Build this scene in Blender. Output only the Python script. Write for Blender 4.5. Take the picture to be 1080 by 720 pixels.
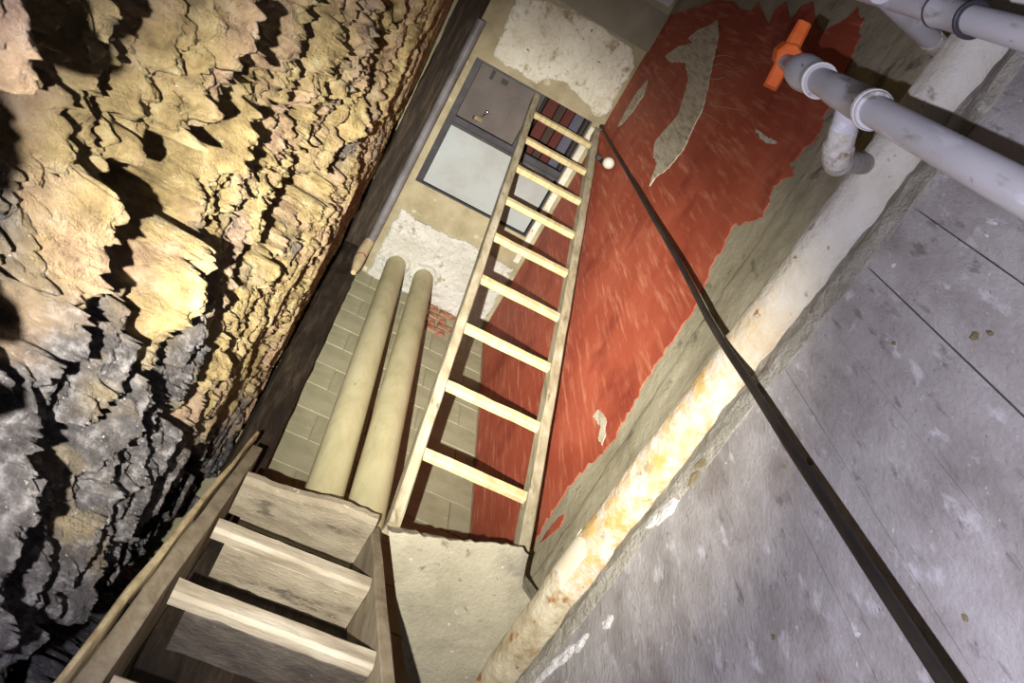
import bpy, bmesh, math, random
import numpy as np
from mathutils import Vector, Matrix
from mathutils.geometry import tessellate_polygon

random.seed(7)
rng = np.random.RandomState(7)
for o in list(bpy.data.objects):
    bpy.data.objects.remove(o)
scn = bpy.context.scene
COL = scn.collection
OZ = 0.9                                    # lens height above the cellar floor

# ------------------------------------------------------------------ camera
EL, ROLL, YAW, FPX = math.radians(63.0147), math.radians(-0.191), math.radians(28.7698), 863.3245
fw = np.array([math.sin(YAW) * math.cos(EL), math.cos(YAW) * math.cos(EL), math.sin(EL)])
_r = np.cross(fw, [0, 0, 1.0]); _r /= np.linalg.norm(_r); _u = np.cross(_r, fw)
RI = math.cos(ROLL) * _r + math.sin(ROLL) * _u
UP = -math.sin(ROLL) * _r + math.cos(ROLL) * _u
cam = bpy.data.cameras.new('camera')
cam.sensor_width = 36.0
cam.lens = 36.0 * FPX / 1080.0
cam.clip_start = 0.01
cam.dof.use_dof = True
cam.dof.focus_distance = 2.4
cam.dof.aperture_fstop = 20.0
camo = bpy.data.objects.new('camera', cam)
COL.objects.link(camo)
camo.matrix_world = Matrix(((RI[0], UP[0], -fw[0], 0), (RI[1], UP[1], -fw[1], 0), (RI[2], UP[2], -fw[2], OZ), (0, 0, 0, 1)))
scn.camera = camo


def ray(x, y):
    return RI * ((x - 540) / FPX) - UP * ((y - 360) / FPX) + fw


def on(x, y, ax, val):                       # where a sight line meets the plane  axis = val
    d = ray(x, y)
    return d * (val / d[ax])


# ------------------------------------------------------------------ world, lamp, exposure
w = bpy.data.worlds.new('world'); scn.world = w; w.use_nodes = True
w.node_tree.nodes['Background'].inputs[0].default_value = (0.62, 0.66, 1.0, 1)
w.node_tree.nodes['Background'].inputs[1].default_value = 0.012

LAMP = np.array([-0.082, 0.068, -0.036])     # hand torch held beside the lens
TORCH = [  # name, aim pixel, cone, blend, watts, colour
    ('torch_core', (525, 285), 37, 1.0, 860, (1.0, 0.955, 0.83)),
    ('torch_beam', (500, 350), 58, 1.0, 400, (1.0, 0.94, 0.78)),
    ('torch_spill', (690, 410), 128, 0.9, 64, (0.88, 0.855, 1.0)),
]
for nm, aim, cone, blend, watt, colr in TORCH:
    l = bpy.data.lights.new(nm, 'SPOT')
    l.energy = watt; l.color = colr; l.spot_size = math.radians(cone); l.spot_blend = blend
    l.shadow_soft_size = 0.006
    lo = bpy.data.objects.new(nm, l); COL.objects.link(lo)
    lo.location = (LAMP[0], LAMP[1], LAMP[2] + OZ)
    lo.rotation_euler = Vector(ray(*aim)).to_track_quat('-Z', 'Y').to_euler()

vs = scn.view_settings
vs.view_transform = 'Standard'; vs.look = 'None'; vs.gamma = 1.0; vs.use_curve_mapping = False
vs.exposure = 0.0

# ------------------------------------------------------------------ numpy noise


def _hash(ix, iy, s):
    h = (ix.astype(np.int64) * 374761393 + iy.astype(np.int64) * 668265263 + s * 1442695041) & 0xffffffff
    h = ((h ^ (h >> 13)) * 1274126177) & 0xffffffff
    return ((h ^ (h >> 16)) & 0xffffff) / float(0xffffff)


def vnoise(x, y, s=0):
    ix = np.floor(x); iy = np.floor(y); fx = x - ix; fy = y - iy
    fx = fx * fx * fx * (fx * (fx * 6 - 15) + 10); fy = fy * fy * fy * (fy * (fy * 6 - 15) + 10)
    a = _hash(ix, iy, s); b = _hash(ix + 1, iy, s); c = _hash(ix, iy + 1, s); d = _hash(ix + 1, iy + 1, s)
    return (a * (1 - fx) + b * fx) * (1 - fy) + (c * (1 - fx) + d * fx) * fy * 1.0


def fbm(x, y, o=4, s=0, g=0.5):
    t = 0; a = 1; n = 0
    for i in range(o):
        t = t + a * (vnoise(x * 2 ** i + 17.3 * i, y * 2 ** i + 9.1 * i, s + i) - 0.5); n += a; a *= g
    return 2 * t / n


def cells(x, y, s=0):
    ix = np.floor(x); iy = np.floor(y)
    f1 = np.full(x.shape, 9.0); f2 = np.full(x.shape, 9.0); v = np.zeros(x.shape)
    for dx in (-1, 0, 1):
        for dy in (-1, 0, 1):
            cx = ix + dx; cy = iy + dy
            d = (cx + _hash(cx, cy, s) - x) ** 2 + (cy + _hash(cx, cy, s + 1) - y) ** 2
            hv = _hash(cx, cy, s + 2)
            m = d < f1
            f2 = np.where(m, f1, np.minimum(f2, d)); v = np.where(m, hv, v); f1 = np.where(m, d, f1)
    return np.sqrt(f1), np.sqrt(f2), v


# ------------------------------------------------------------------ materials


def material(name, cols, scale=6, stretch=(1, 1, 1), detail=8, rough=0.8, bump=0.3, bscale=None, metal=0.0,
             spots=(), dist=0.02, spec=0.3, distort=0.3, fine=True):
    m = bpy.data.materials.new(name); m.use_nodes = True
    nt = m.node_tree; N = nt.nodes; Lk = nt.links
    b = N['Principled BSDF']
    b.inputs['Roughness'].default_value = rough; b.inputs['Metallic'].default_value = metal
    b.inputs['Specular IOR Level'].default_value = spec
    tc = N.new('ShaderNodeTexCoord'); mp = N.new('ShaderNodeMapping')
    mp.inputs['Scale'].default_value = stretch
    Lk.new(tc.outputs['Object'], mp.inputs['Vector'])

    def noise(sc, det, dis=0.0, ro=0.6):
        n = N.new('ShaderNodeTexNoise'); n.inputs['Scale'].default_value = sc
        n.inputs['Detail'].default_value = det; n.inputs['Roughness'].default_value = ro
        n.inputs['Distortion'].default_value = dis
        Lk.new(mp.outputs[0], n.inputs['Vector']); return n
    n = noise(scale, detail, distort)
    r = N.new('ShaderNodeValToRGB'); e = r.color_ramp.elements
    while len(e) < len(cols):
        e.new(0.5)
    for i, (p, c) in enumerate(cols):
        e[i].position = p; e[i].color = (*srgb(c), 1)
    Lk.new(n.outputs['Fac'], r.inputs[0]); out = r.outputs[0]
    for i, sp in enumerate(spots):           # (colour, scale, threshold, softness[, stretch])
        c, sc, th, so = sp[:4]
        nn = noise(sc, 4)
        if len(sp) > 4:
            m2 = N.new('ShaderNodeMapping'); m2.inputs['Scale'].default_value = sp[4]
            if len(sp) > 5:
                m2.inputs['Rotation'].default_value = sp[5]
            Lk.new(tc.outputs['Object'], m2.inputs['Vector']); Lk.new(m2.outputs[0], nn.inputs['Vector'])
        mr = N.new('ShaderNodeMapRange'); mr.inputs['From Min'].default_value = th
        mr.inputs['From Max'].default_value = th + so
        off = N.new('ShaderNodeVectorMath')
        Lk.new(nn.outputs['Fac'], mr.inputs[0])
        mx = N.new('ShaderNodeMix'); mx.data_type = 'RGBA'
        Lk.new(mr.outputs[0], mx.inputs[0]); Lk.new(out, mx.inputs[6]); mx.inputs[7].default_value = (*srgb(c), 1)
        out = mx.outputs[2]
        N.remove(off)
    Lk.new(out, b.inputs['Base Color'])
    if bump:
        nb = noise(bscale or scale * 5, 10, 0.0, 0.65)
        bp = N.new('ShaderNodeBump'); bp.inputs['Strength'].default_value = bump; bp.inputs['Distance'].default_value = dist
        Lk.new(nb.outputs['Fac'], bp.inputs['Height']); Lk.new(bp.outputs[0], b.inputs['Normal'])
    return m


def srgb(c):
    return [((v / 255.0) / 12.92 if v / 255.0 <= 0.04045 else ((v / 255.0 + 0.055) / 1.055) ** 2.4) for v in c]


MT = {}
MT['red'] = material('red_wall_paint', [(0.25, (150, 64, 47)), (0.5, (170, 80, 58)), (0.75, (190, 100, 76))], 3, (1, 1, 1), 8, 0.62, 0.25, 60,
                     spots=[((206, 132, 104), 9, 0.52, 0.22, (1, 6.0, 0.6), (-0.42, 0, 0)), ((206, 138, 110), 30, 0.66, 0.2, (1, 5.0, 0.5), (-0.42, 0, 0)), ((126, 42, 32), 4, 0.56, 0.2), ((222, 190, 150), 70, 0.745, 0.02)], dist=0.004)
MT['plaster_grey'] = material('grey_plaster', [(0.3, (140, 134, 114)), (0.5, (168, 161, 138)), (0.72, (186, 180, 158))], 5, (1, 1, 1), 10, 0.9, 0.5, 40,
                              spots=[((110, 106, 92), 14, 0.6, 0.1), ((180, 176, 160), 60, 0.70, 0.05)], dist=0.01)
MT['scar'] = material('scraped_plaster', [(0.3, (158, 142, 122)), (0.5, (206, 196, 176)), (0.75, (226, 220, 204))], 18, (1, 4, 0.6), 10, 0.9, 0.6, 60, dist=0.008)
MT['concrete'] = material('board_marked_concrete', [(0.28, (146, 141, 140)), (0.42, (172, 167, 167)), (0.58, (190, 186, 187)), (0.75, (206, 203, 206))], 9, (1, 1.4, 0.7), 14, 0.88, 0.6, 110,
                          spots=[((146, 137, 133), 3.2, 0.55, 0.16), ((138, 131, 131), 24, 0.60, 0.12, (1, 2.2, 0.6)), ((214, 212, 216), 20, 0.60, 0.10, (1, 1.5, .6)), ((224, 222, 226), 70, 0.67, 0.05), ((122, 115, 113), 90, 0.68, 0.06), ((84, 78, 75), 38, 0.78, 0.02)], dist=0.007)
MT['slab'] = material('landing_concrete', [(0.3, (132, 126, 110)), (0.5, (158, 152, 134)), (0.75, (176, 170, 152))], 6, (1, 1, 1), 12, 0.9, 0.8, 80,
                      spots=[((118, 112, 100), 30, 0.62, 0.08), ((120, 112, 106), 4, 0.56, 0.14), ((196, 190, 174), 60, 0.66, 0.05)], dist=0.010)
MT['white'] = material('lumpy_white_plaster', [(0.3, (205, 200, 182)), (0.5, (226, 222, 208)), (0.75, (238, 236, 226))], 7, (1, 1, 1), 10, 0.9, 0.8, 30,
                       spots=[((168, 156, 128), 12, 0.58, 0.10), ((126, 114, 96), 30, 0.66, 0.05)], dist=0.03)
MT['white2'] = material('bright_white_plaster', [(0.3, (184, 181, 172)), (0.6, (208, 207, 203))], 7, (1, 1, 1), 10, 0.9, 1.0, 40,
                        spots=[((160, 150, 130), 14, 0.60, 0.08), ((120, 106, 86), 30, 0.70, 0.04)], dist=0.02)
MT['ceil'] = material('ceiling_render', [(0.3, (132, 122, 98)), (0.5, (158, 148, 122)), (0.75, (176, 168, 142))], 6, (1, 1, 1), 10, 0.92, 0.5, 40,
                      spots=[((206, 200, 180), 9, 0.62, 0.1)], dist=0.008)
MT['beam_grey'] = material('downstand_render', [(0.3, (118, 112, 98)), (0.7, (142, 136, 122))], 6, (1, 1, 1), 8, 0.92, 0.4, 40, dist=0.006)
MT['block'] = material('painted_block', [(0.3, (134, 130, 106)), (0.5, (156, 152, 126)), (0.75, (172, 168, 144))], 5, (1, 1, 1), 8, 0.85, 0.35, 40,
                       spots=[((188, 186, 170), 36, 0.68, 0.05)], dist=0.006)
MT['joint'] = material('joint_mortar', [(0.3, (150, 146, 124)), (0.7, (172, 168, 148))], 20, (1, 1, 1), 8, 0.95, 0.5, 60, dist=0.006)
MT['brick'] = material('red_brick', [(0.3, (118, 74, 58)), (0.5, (140, 88, 66)), (0.66, (178, 160, 136))], 14, (1, 1, 1), 8, 0.9, 0.5, 60, dist=0.006)
MT['wood'] = material('pale_ladder_wood', [(0.3, (172, 154, 112)), (0.5, (192, 176, 134)), (0.75, (206, 194, 160))], 9, (6, 1, 1), 8, 0.7, 0.35, 40,
                      spots=[((164, 140, 98), 20, 0.66, 0.06)], dist=0.004)
MT['rail'] = material('grey_ladder_rail', [(0.3, (122, 112, 92)), (0.5, (160, 150, 126)), (0.75, (188, 182, 166))], 10, (3, 3, 0.5), 8, 0.7, 0.4, 60,
                      spots=[((120, 108, 86), 16, 0.63, 0.06, (3, 3, 0.5))], dist=0.004)
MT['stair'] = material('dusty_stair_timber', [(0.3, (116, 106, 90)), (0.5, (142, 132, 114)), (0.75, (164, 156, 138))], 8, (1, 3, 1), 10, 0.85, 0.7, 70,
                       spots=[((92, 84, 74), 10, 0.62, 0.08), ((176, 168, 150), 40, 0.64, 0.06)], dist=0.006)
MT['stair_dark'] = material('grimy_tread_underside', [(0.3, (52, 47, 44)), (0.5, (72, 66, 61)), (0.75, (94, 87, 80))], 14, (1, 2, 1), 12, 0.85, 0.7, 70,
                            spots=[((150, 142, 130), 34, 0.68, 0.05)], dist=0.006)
MT['stair_side'] = material('grey_stringer_timber', [(0.3, (112, 100, 82)), (0.5, (140, 128, 108)), (0.75, (160, 150, 130))], 12, (3, 3, 0.5), 10, 0.8, 0.4, 50, dist=0.004)
MT['nosing'] = material('worn_nosing_timber', [(0.3, (116, 106, 92)), (0.5, (148, 138, 122)), (0.75, (178, 171, 158))], 10, (0.6, 4, 4), 10, 0.75, 0.5, 70,
                        spots=[((104, 96, 84), 20, 0.66, 0.06, (0.5, 3, 3))], dist=0.004)
MT['batten'] = material('split_pale_batten', [(0.3, (150, 132, 96)), (0.6, (200, 184, 148))], 14, (4, 4, 0.4), 8, 0.75, 0.5, 60, dist=0.004)
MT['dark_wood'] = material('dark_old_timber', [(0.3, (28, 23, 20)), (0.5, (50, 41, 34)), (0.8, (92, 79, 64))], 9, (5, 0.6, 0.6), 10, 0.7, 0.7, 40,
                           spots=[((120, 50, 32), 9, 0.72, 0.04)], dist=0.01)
MT['conduit'] = material('grey_conduit', [(0.3, (92, 88, 88)), (0.7, (132, 130, 138))], 8, (1, 1, 1), 6, 0.45, 0.2, 40, dist=0.003)
MT['peg'] = material('cream_red_tape', [(0.35, (188, 170, 134)), (0.55, (206, 190, 158)), (0.68, (168, 74, 56))], 22, (1, 1, 1), 6, 0.8, 0.4, 60, dist=0.005)
MT['cyl'] = material('fibre_cement_pipe', [(0.3, (168, 160, 124)), (0.5, (190, 182, 146)), (0.75, (204, 198, 168))], 6, (2, 2, 0.6), 8, 0.7, 0.25, 50,
                     spots=[((146, 136, 102), 24, 0.68, 0.05), ((146, 78, 50), 9, 0.80, 0.03)], dist=0.004)
MT['drain'] = material('crusted_drain_pipe', [(0.28, (190, 182, 164)), (0.5, (214, 210, 200)), (0.72, (224, 222, 218))], 7, (1, 1, 1), 10, 0.75, 0.7, 40,
                       spots=[((150, 106, 62), 34, 0.66, 0.06), ((150, 142, 132), 20, 0.64, 0.06), ((122, 70, 46), 42, 0.75, 0.03)], dist=0.012)
MT['drain2'] = material('dirty_drain_pipe', [(0.28, (160, 146, 118)), (0.5, (196, 184, 156)), (0.72, (216, 208, 188))], 12, (1.4, 1, 1), 10, 0.75, 0.8, 40,
                        spots=[((158, 112, 70), 18, 0.57, 0.10), ((116, 66, 44), 30, 0.66, 0.05)], dist=0.012)
def stain_zone(m, lo, hi, colr):
    nt = m.node_tree; N = nt.nodes; Lk = nt.links; b = N['Principled BSDF']
    src = b.inputs['Base Color'].links[0].from_socket
    tc = N.new('ShaderNodeTexCoord'); sx = N.new('ShaderNodeSeparateXYZ'); Lk.new(tc.outputs['Object'], sx.inputs[0])
    a = N.new('ShaderNodeMapRange'); a.interpolation_type = 'SMOOTHSTEP'
    a.inputs[1].default_value = lo - .22; a.inputs[2].default_value = lo + .22; Lk.new(sx.outputs[1], a.inputs[0])
    n = N.new('ShaderNodeTexNoise'); n.inputs['Scale'].default_value = 24; n.inputs['Detail'].default_value = 12; n.inputs['Roughness'].default_value = .68
    Lk.new(tc.outputs['Object'], n.inputs['Vector'])
    r = N.new('ShaderNodeMapRange'); r.inputs[1].default_value = .40; r.inputs[2].default_value = .62; Lk.new(n.outputs[0], r.inputs[0])
    mu = N.new('ShaderNodeMath'); mu.operation = 'MULTIPLY'; Lk.new(a.outputs[0], mu.inputs[0]); Lk.new(r.outputs[0], mu.inputs[1])
    mx = N.new('ShaderNodeMix'); mx.data_type = 'RGBA'; Lk.new(mu.outputs[0], mx.inputs[0]); Lk.new(src, mx.inputs[6]); mx.inputs[7].default_value = (*srgb(colr), 1)
    Lk.new(mx.outputs[2], b.inputs['Base Color'])


stain_zone(MT['drain'], -0.22, 0.6, (206, 168, 104))
MT['pvc'] = material('bare_white_pvc', [(0.3, (216, 206, 182)), (0.7, (228, 222, 204))], 10, (1, 1, 1), 5, 0.5, 0.1, 60, dist=0.002)
MT['pipe'] = material('grey_pvc', [(0.3, (168, 166, 170)), (0.5, (188, 187, 194)), (0.75, (202, 202, 210))], 7, (1, 1, 0.4), 8, 0.42, 0.15, 50,
                      spots=[((142, 136, 130), 26, 0.57, 0.10, (1, 1, 0.3)), ((116, 108, 98), 60, 0.66, 0.05, (1, 1, 0.5)), ((214, 214, 224), 18, 0.60, 0.08, (1, 1, 0.25))], dist=0.002, spec=0.5)
MT['taped'] = material('stained_taped_pvc', [(0.3, (150, 142, 128)), (0.5, (196, 192, 186)), (0.75, (214, 212, 212))], 26, (1, 1, 2), 8, 0.55, 0.6, 80,
                       spots=[((124, 96, 66), 22, 0.60, 0.08)], dist=0.006)
MT['orange'] = material('orange_plastic', [(0.3, (206, 92, 40)), (0.6, (226, 112, 54)), (0.8, (214, 128, 84))], 20, (1, 1, 1), 6, 0.5, 0.15, 60, dist=0.002)
MT['cap'] = material('white_cap', [(0.3, (206, 204, 204)), (0.7, (224, 222, 222))], 12, (1, 1, 1), 4, 0.5, 0.1, 60, dist=0.002)
MT['rubber'] = material('black_cable_sheath', [(0.3, (30, 26, 24)), (0.55, (52, 46, 42)), (0.8, (78, 70, 62))], 14, (1, 1, 0.3), 6, 0.6, 0.2, 60, dist=0.002)
MT['black'] = material('black_bakelite', [(0.3, (22, 20, 18)), (0.7, (40, 36, 32))], 20, (1, 1, 1), 4, 0.5, 0.1, 60, dist=0.002)
MT['bulb'] = material('frosted_bulb', [(0.3, (196, 192, 180)), (0.7, (206, 203, 194))], 10, (1, 1, 1), 4, 0.35, 0.0, 60)
MT['steel'] = material('dark_steel_frame', [(0.3, (42, 41, 46)), (0.6, (62, 60, 66))], 10, (1, 1, 1), 8, 0.5, 0.2, 40, dist=0.003, metal=0.2)
MT['leaf'] = material('brown_grey_steel_leaf', [(0.3, (74, 66, 64)), (0.6, (92, 83, 80))], 6, (1, 1, 1), 8, 0.5, 0.15, 40, dist=0.003)
MT['pale'] = material('pale_blue_board', [(0.3, (140, 139, 136)), (0.5, (156, 160, 162)), (0.75, (164, 174, 180))], 3, (1, 1, 1), 6, 0.5, 0.1, 50, dist=0.002)
MT['brass'] = material('tarnished_padlock', [(0.3, (104, 92, 70)), (0.7, (140, 126, 98))], 20, (1, 1, 1), 6, 0.35, 0.2, 60, metal=0.7, dist=0.003)
MT['chrome'] = material('steel_shackle', [(0.3, (190, 190, 194)), (0.7, (210, 210, 214))], 20, (1, 1, 1), 2, 0.18, 0.0, metal=1.0)
for k, c in dict(pl_red=(84, 30, 24), pl_brown=(60, 44, 36), pl_grey=(78, 72, 70), pl_blue=(88, 86, 102), pl_dark=(38, 31, 29)).items():
    MT[k] = material('plank_' + k, [(0.3, tuple(int(v * 0.8) for v in c)), (0.7, c)], 8, (4, 0.6, 1), 8, 0.7, 0.3, 40, dist=0.004)
MT['mortar'] = material('rough_mortar', [(0.3, (154, 148, 134)), (0.5, (180, 175, 164)), (0.75, (196, 192, 184))], 14, (1, 1, 1), 10, 0.95, 1.0, 60,
                        spots=[((130, 124, 112), 24, 0.62, 0.06), ((206, 202, 192), 30, 0.62, 0.08)], dist=0.015)
MT['crust'] = material('white_salt_crust', [(0.3, (206, 204, 200)), (0.7, (232, 232, 234))], 30, (1, 1, 1), 10, 0.95, 0.9, 60, dist=0.01)
MT['stone'] = material('brown_pebble', [(0.3, (110, 100, 76)), (0.7, (144, 132, 104))], 16, (1, 1, 1), 8, 0.9, 0.5, 50, dist=0.006)
MT['floor'] = material('earth_floor', [(0.3, (86, 78, 70)), (0.7, (122, 112, 100))], 8, (1, 1, 1), 10, 0.95, 0.6, 30, dist=0.02)


def rock_material():
    m = bpy.data.materials.new('layered_rock'); m.use_nodes = True
    nt = m.node_tree; N = nt.nodes; Lk = nt.links; b = N['Principled BSDF']
    b.inputs['Roughness'].default_value = 0.75; b.inputs['Specular IOR Level'].default_value = 0.35
    tc = N.new('ShaderNodeTexCoord')

    def noise(sc, det, ro=0.6, st=(1, 1, 1)):
        mp = N.new('ShaderNodeMapping'); mp.inputs['Scale'].default_value = st
        Lk.new(tc.outputs['Object'], mp.inputs['Vector'])
        n = N.new('ShaderNodeTexNoise'); n.inputs['Scale'].default_value = sc; n.inputs['Detail'].default_value = det
        n.inputs['Roughness'].default_value = ro; Lk.new(mp.outputs[0], n.inputs['Vector']); return n

    def ramp(src, cols):
        r = N.new('ShaderNodeValToRGB'); e = r.color_ramp.elements
        while len(e) < len(cols):
            e.new(0.5)
        for i, (p, c) in enumerate(cols):
            e[i].position = p; e[i].color = (*srgb(c), 1)
        Lk.new(src, r.inputs[0]); return r.outputs[0]

    def mix(f, a, c2, blend='MIX'):
        x = N.new('ShaderNodeMix'); x.data_type = 'RGBA'; x.blend_type = blend
        if isinstance(f, float):
            x.inputs[0].default_value = f
        else:
            Lk.new(f, x.inputs[0])
        Lk.new(a, x.inputs[6]); Lk.new(c2, x.inputs[7]); return x.outputs[2]
    ochre = ramp(noise(26, 10).outputs[0], [(0.3, (124, 106, 72)), (0.5, (178, 156, 108)), (0.72, (210, 194, 150))])
    pink = ramp(noise(40, 10).outputs[0], [(0.3, (130, 108, 88)), (0.5, (184, 154, 124)), (0.75, (212, 192, 166))])
    grey = ramp(noise(60, 12).outputs[0], [(0.3, (62, 59, 59)), (0.5, (98, 94, 95)), (0.72, (170, 166, 166))])
    f1 = N.new('ShaderNodeMapRange'); f1.inputs[1].default_value = 0.46; f1.inputs[2].default_value = 0.60
    Lk.new(noise(5, 5, 0.5, (1, 1, 1.6)).outputs[0], f1.inputs[0])
    c = mix(f1.outputs[0], ochre, pink)
    f2 = N.new('ShaderNodeMapRange'); f2.inputs[1].default_value = 0.44; f2.inputs[2].default_value = 0.60
    nn = noise(3.2, 6, 0.55, (1, 1, 1.8))
    # grey beds dip towards the foot of the stair, the beds over them are ochre
    hz = N.new('ShaderNodeMapRange'); hz.inputs[1].default_value = 0.42; hz.inputs[2].default_value = 0.80
    hz.inputs[3].default_value = -0.12; hz.inputs[4].default_value = 0.22
    dip = N.new('ShaderNodeVectorMath'); dip.operation = 'DOT_PRODUCT'; dip.inputs[1].default_value = (0, 1.0, -0.8)
    Lk.new(tc.outputs['Object'], dip.inputs[0])
    dp2 = N.new('ShaderNodeMath'); dp2.operation = 'ADD'; dp2.inputs[1].default_value = 0.8 * (0.8 + OZ)
    Lk.new(dip.outputs['Value'], dp2.inputs[0]); Lk.new(dp2.outputs[0], hz.inputs[0])
    ad = N.new('ShaderNodeMath'); ad.operation = 'ADD'; Lk.new(nn.outputs[0], ad.inputs[0]); Lk.new(hz.outputs[0], ad.inputs[1])
    Lk.new(ad.outputs[0], f2.inputs[0])
    c = mix(f2.outputs[0], c, grey)
    f3 = N.new('ShaderNodeMapRange'); f3.inputs[1].default_value = 0.66; f3.inputs[2].default_value = 0.74
    Lk.new(noise(150, 4).outputs[0], f3.inputs[0])
    wh = N.new('ShaderNodeRGB'); wh.outputs[0].default_value = (*srgb((226, 222, 210)), 1)
    c = mix(f3.outputs[0], c, wh.outputs[0])
    Lk.new(c, b.inputs['Base Color'])
    bp = N.new('ShaderNodeBump'); bp.inputs['Strength'].default_value = 1.0; bp.inputs['Distance'].default_value = 0.02
    Lk.new(noise(80, 12, 0.75).outputs[0], bp.inputs['Height']); Lk.new(bp.outputs[0], b.inputs['Normal'])
    return m


MT['rock'] = rock_material()

# ------------------------------------------------------------------ object helpers


def wloc(o):
    v = Vector((0, 0, 0))
    while o is not None:
        v += o.location; o = o.parent
    return v


def link(name, me, mat, parent=None, label=None, cat=None, group=None, kind=None, smooth=False, origin=None):
    o = bpy.data.objects.new(name, me)
    COL.objects.link(o)
    if mat is not None and not me.materials:
        me.materials.append(MT[mat])
    if smooth:
        me.polygons.foreach_set('use_smooth', [True] * len(me.polygons))
        me.set_sharp_from_angle(angle=math.radians(42))
    if parent is not None:
        o.parent = parent
    tagp(o, label, cat, group, kind)
    return o


def tagp(o, label=None, cat=None, group=None, kind=None):
    if label: o['label'] = label
    if cat: o['category'] = cat
    if group: o['group'] = group
    if kind: o['kind'] = kind


def mesh(name, V, F, mat, parent=None, smooth=False, **kw):
    """V in lens-relative metres; shifted to the room, then made local to the parent."""
    V = np.asarray(V, float) + np.array([0, 0, OZ])
    me = bpy.data.meshes.new(name)
    if parent is not None:
        off = np.array(wloc(parent)); loc = None
    elif kw.get('kind') == 'structure':
        off = np.zeros(3); loc = None
    else:
        lo = V.min(0); hi = V.max(0); off = np.array([(lo[0] + hi[0]) / 2, (lo[1] + hi[1]) / 2, lo[2]]); loc = off
    me.from_pydata((V - off).tolist(), [], [tuple(int(i) for i in f) for f in F]); me.update()
    o = link(name, me, mat, parent, smooth=smooth, **kw)
    if loc is not None:
        o.location = loc
    return o


def thing(name, base, label, cat, group=None):
    o = bpy.data.objects.new(name, None); COL.objects.link(o)
    o.location = (base[0], base[1], base[2] + OZ); o.empty_display_size = 0.05
    tagp(o, label, cat, group); return o


def join(*parts):
    V = []; F = []; n = 0
    for v, f in parts:
        V += [tuple(p) for p in v]; F += [tuple(i + n for i in q) for q in f]; n += len(v)
    return V, F


def box(x0, x1, y0, y1, z0, z1):
    V = [(x0, y0, z0), (x1, y0, z0), (x1, y1, z0), (x0, y1, z0), (x0, y0, z1), (x1, y0, z1), (x1, y1, z1), (x0, y1, z1)]
    F = [(3, 2, 1, 0), (4, 5, 6, 7), (0, 1, 5, 4), (1, 2, 6, 5), (2, 3, 7, 6), (3, 0, 4, 7)]
    return V, F


def bar(A, B, side, w, d, n=10, wob=0.0, bev=0.15, seed=0, taper=1.0):
    """worn timber: chamfered rectangular section (w along side, d across it) from A to B."""
    A = np.array(A, float); B = np.array(B, float); t = (B - A); t /= np.linalg.norm(t)
    s = np.array(side, float); s -= t * (s @ t); s /= np.linalg.norm(s); u = np.cross(t, s)
    c = bev * min(w, d)
    prof = [(-w / 2 + c, -d / 2), (w / 2 - c, -d / 2), (w / 2, -d / 2 + c), (w / 2, d / 2 - c), (w / 2 - c, d / 2), (-w / 2 + c, d / 2), (-w / 2, d / 2 - c), (-w / 2, -d / 2 + c)]
    r = np.random.RandomState(seed + 11)
    V = []; F = []; k = len(prof)
    for i in range(n + 1):
        f = i / n; P = A + (B - A) * f; sc = 1 + (taper - 1) * f
        ds = r.uniform(-wob, wob, 2)
        for (a, b) in prof:
            j = r.uniform(-wob, wob, 2) * 0.6
            V.append(P + s * (a * sc + ds[0] * 0.5 + j[0]) + u * (b * sc + ds[1] * 0.5 + j[1]))
    for i in range(n):
        for j in range(k):
            F.append((i * k + j, i * k + (j + 1) % k, (i + 1) * k + (j + 1) % k, (i + 1) * k + j))
    F.append(tuple(reversed(range(k)))); F.append(tuple(n * k + j for j in range(k)))
    return V, F


def tube(pts, rad, seg=20, cap=True, wob=0.0, seed=0, flat=1.0):
    pts = [np.array(p, float) for p in pts]; n = len(pts)
    rad = [rad] * n if not hasattr(rad, '__len__') else rad
    r = np.random.RandomState(seed + 3); V = []; F = []
    up = None
    for i, p in enumerate(pts):
        t = pts[min(i + 1, n - 1)] - pts[max(i - 1, 0)]; t /= np.linalg.norm(t)
        if up is None:
            up = np.array([0, 0, 1.0]) if abs(t[2]) < 0.9 else np.array([1.0, 0, 0])
        s = np.cross(t, up); s /= np.linalg.norm(s); up = np.cross(s, t)
        for j in range(seg):
            a = 2 * math.pi * j / seg; q = rad[i] * (1 + r.uniform(-wob, wob))
            V.append(p + s * math.cos(a) * q + up * math.sin(a) * q * flat)
    for i in range(n - 1):
        for j in range(seg):
            F.append((i * seg + j, i * seg + (j + 1) % seg, (i + 1) * seg + (j + 1) % seg, (i + 1) * seg + j))
    if cap:
        F.append(tuple(reversed(range(seg)))); F.append(tuple((n - 1) * seg + j for j in range(seg)))
    return V, F


def lathe(A, axis, prof, seg=24):
    """prof: (distance along axis, radius)"""
    axis = np.array(axis, float); axis /= np.linalg.norm(axis); A = np.array(A, float)
    hh = [h for h, _ in prof]
    for i in range(1, len(hh)):
        hh[i] = max(hh[i], hh[i - 1] + 2e-4)
    return tube([A + axis * h for h in hh], [r for _, r in prof], seg)


def prism(poly, thick, mapf):
    """closed outline (u, v) with thickness; mapf(u, v, h) -> xyz"""
    n = len(poly)
    V = [mapf(u, v, 0.0) for u, v in poly] + [mapf(u, v, thick) for u, v in poly]
    F = [tuple(range(n)), tuple(reversed(range(n, 2 * n)))]
    F += [(i, n + i, n + (i + 1) % n, (i + 1) % n) for i in range(n)]
    return V, F


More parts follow.
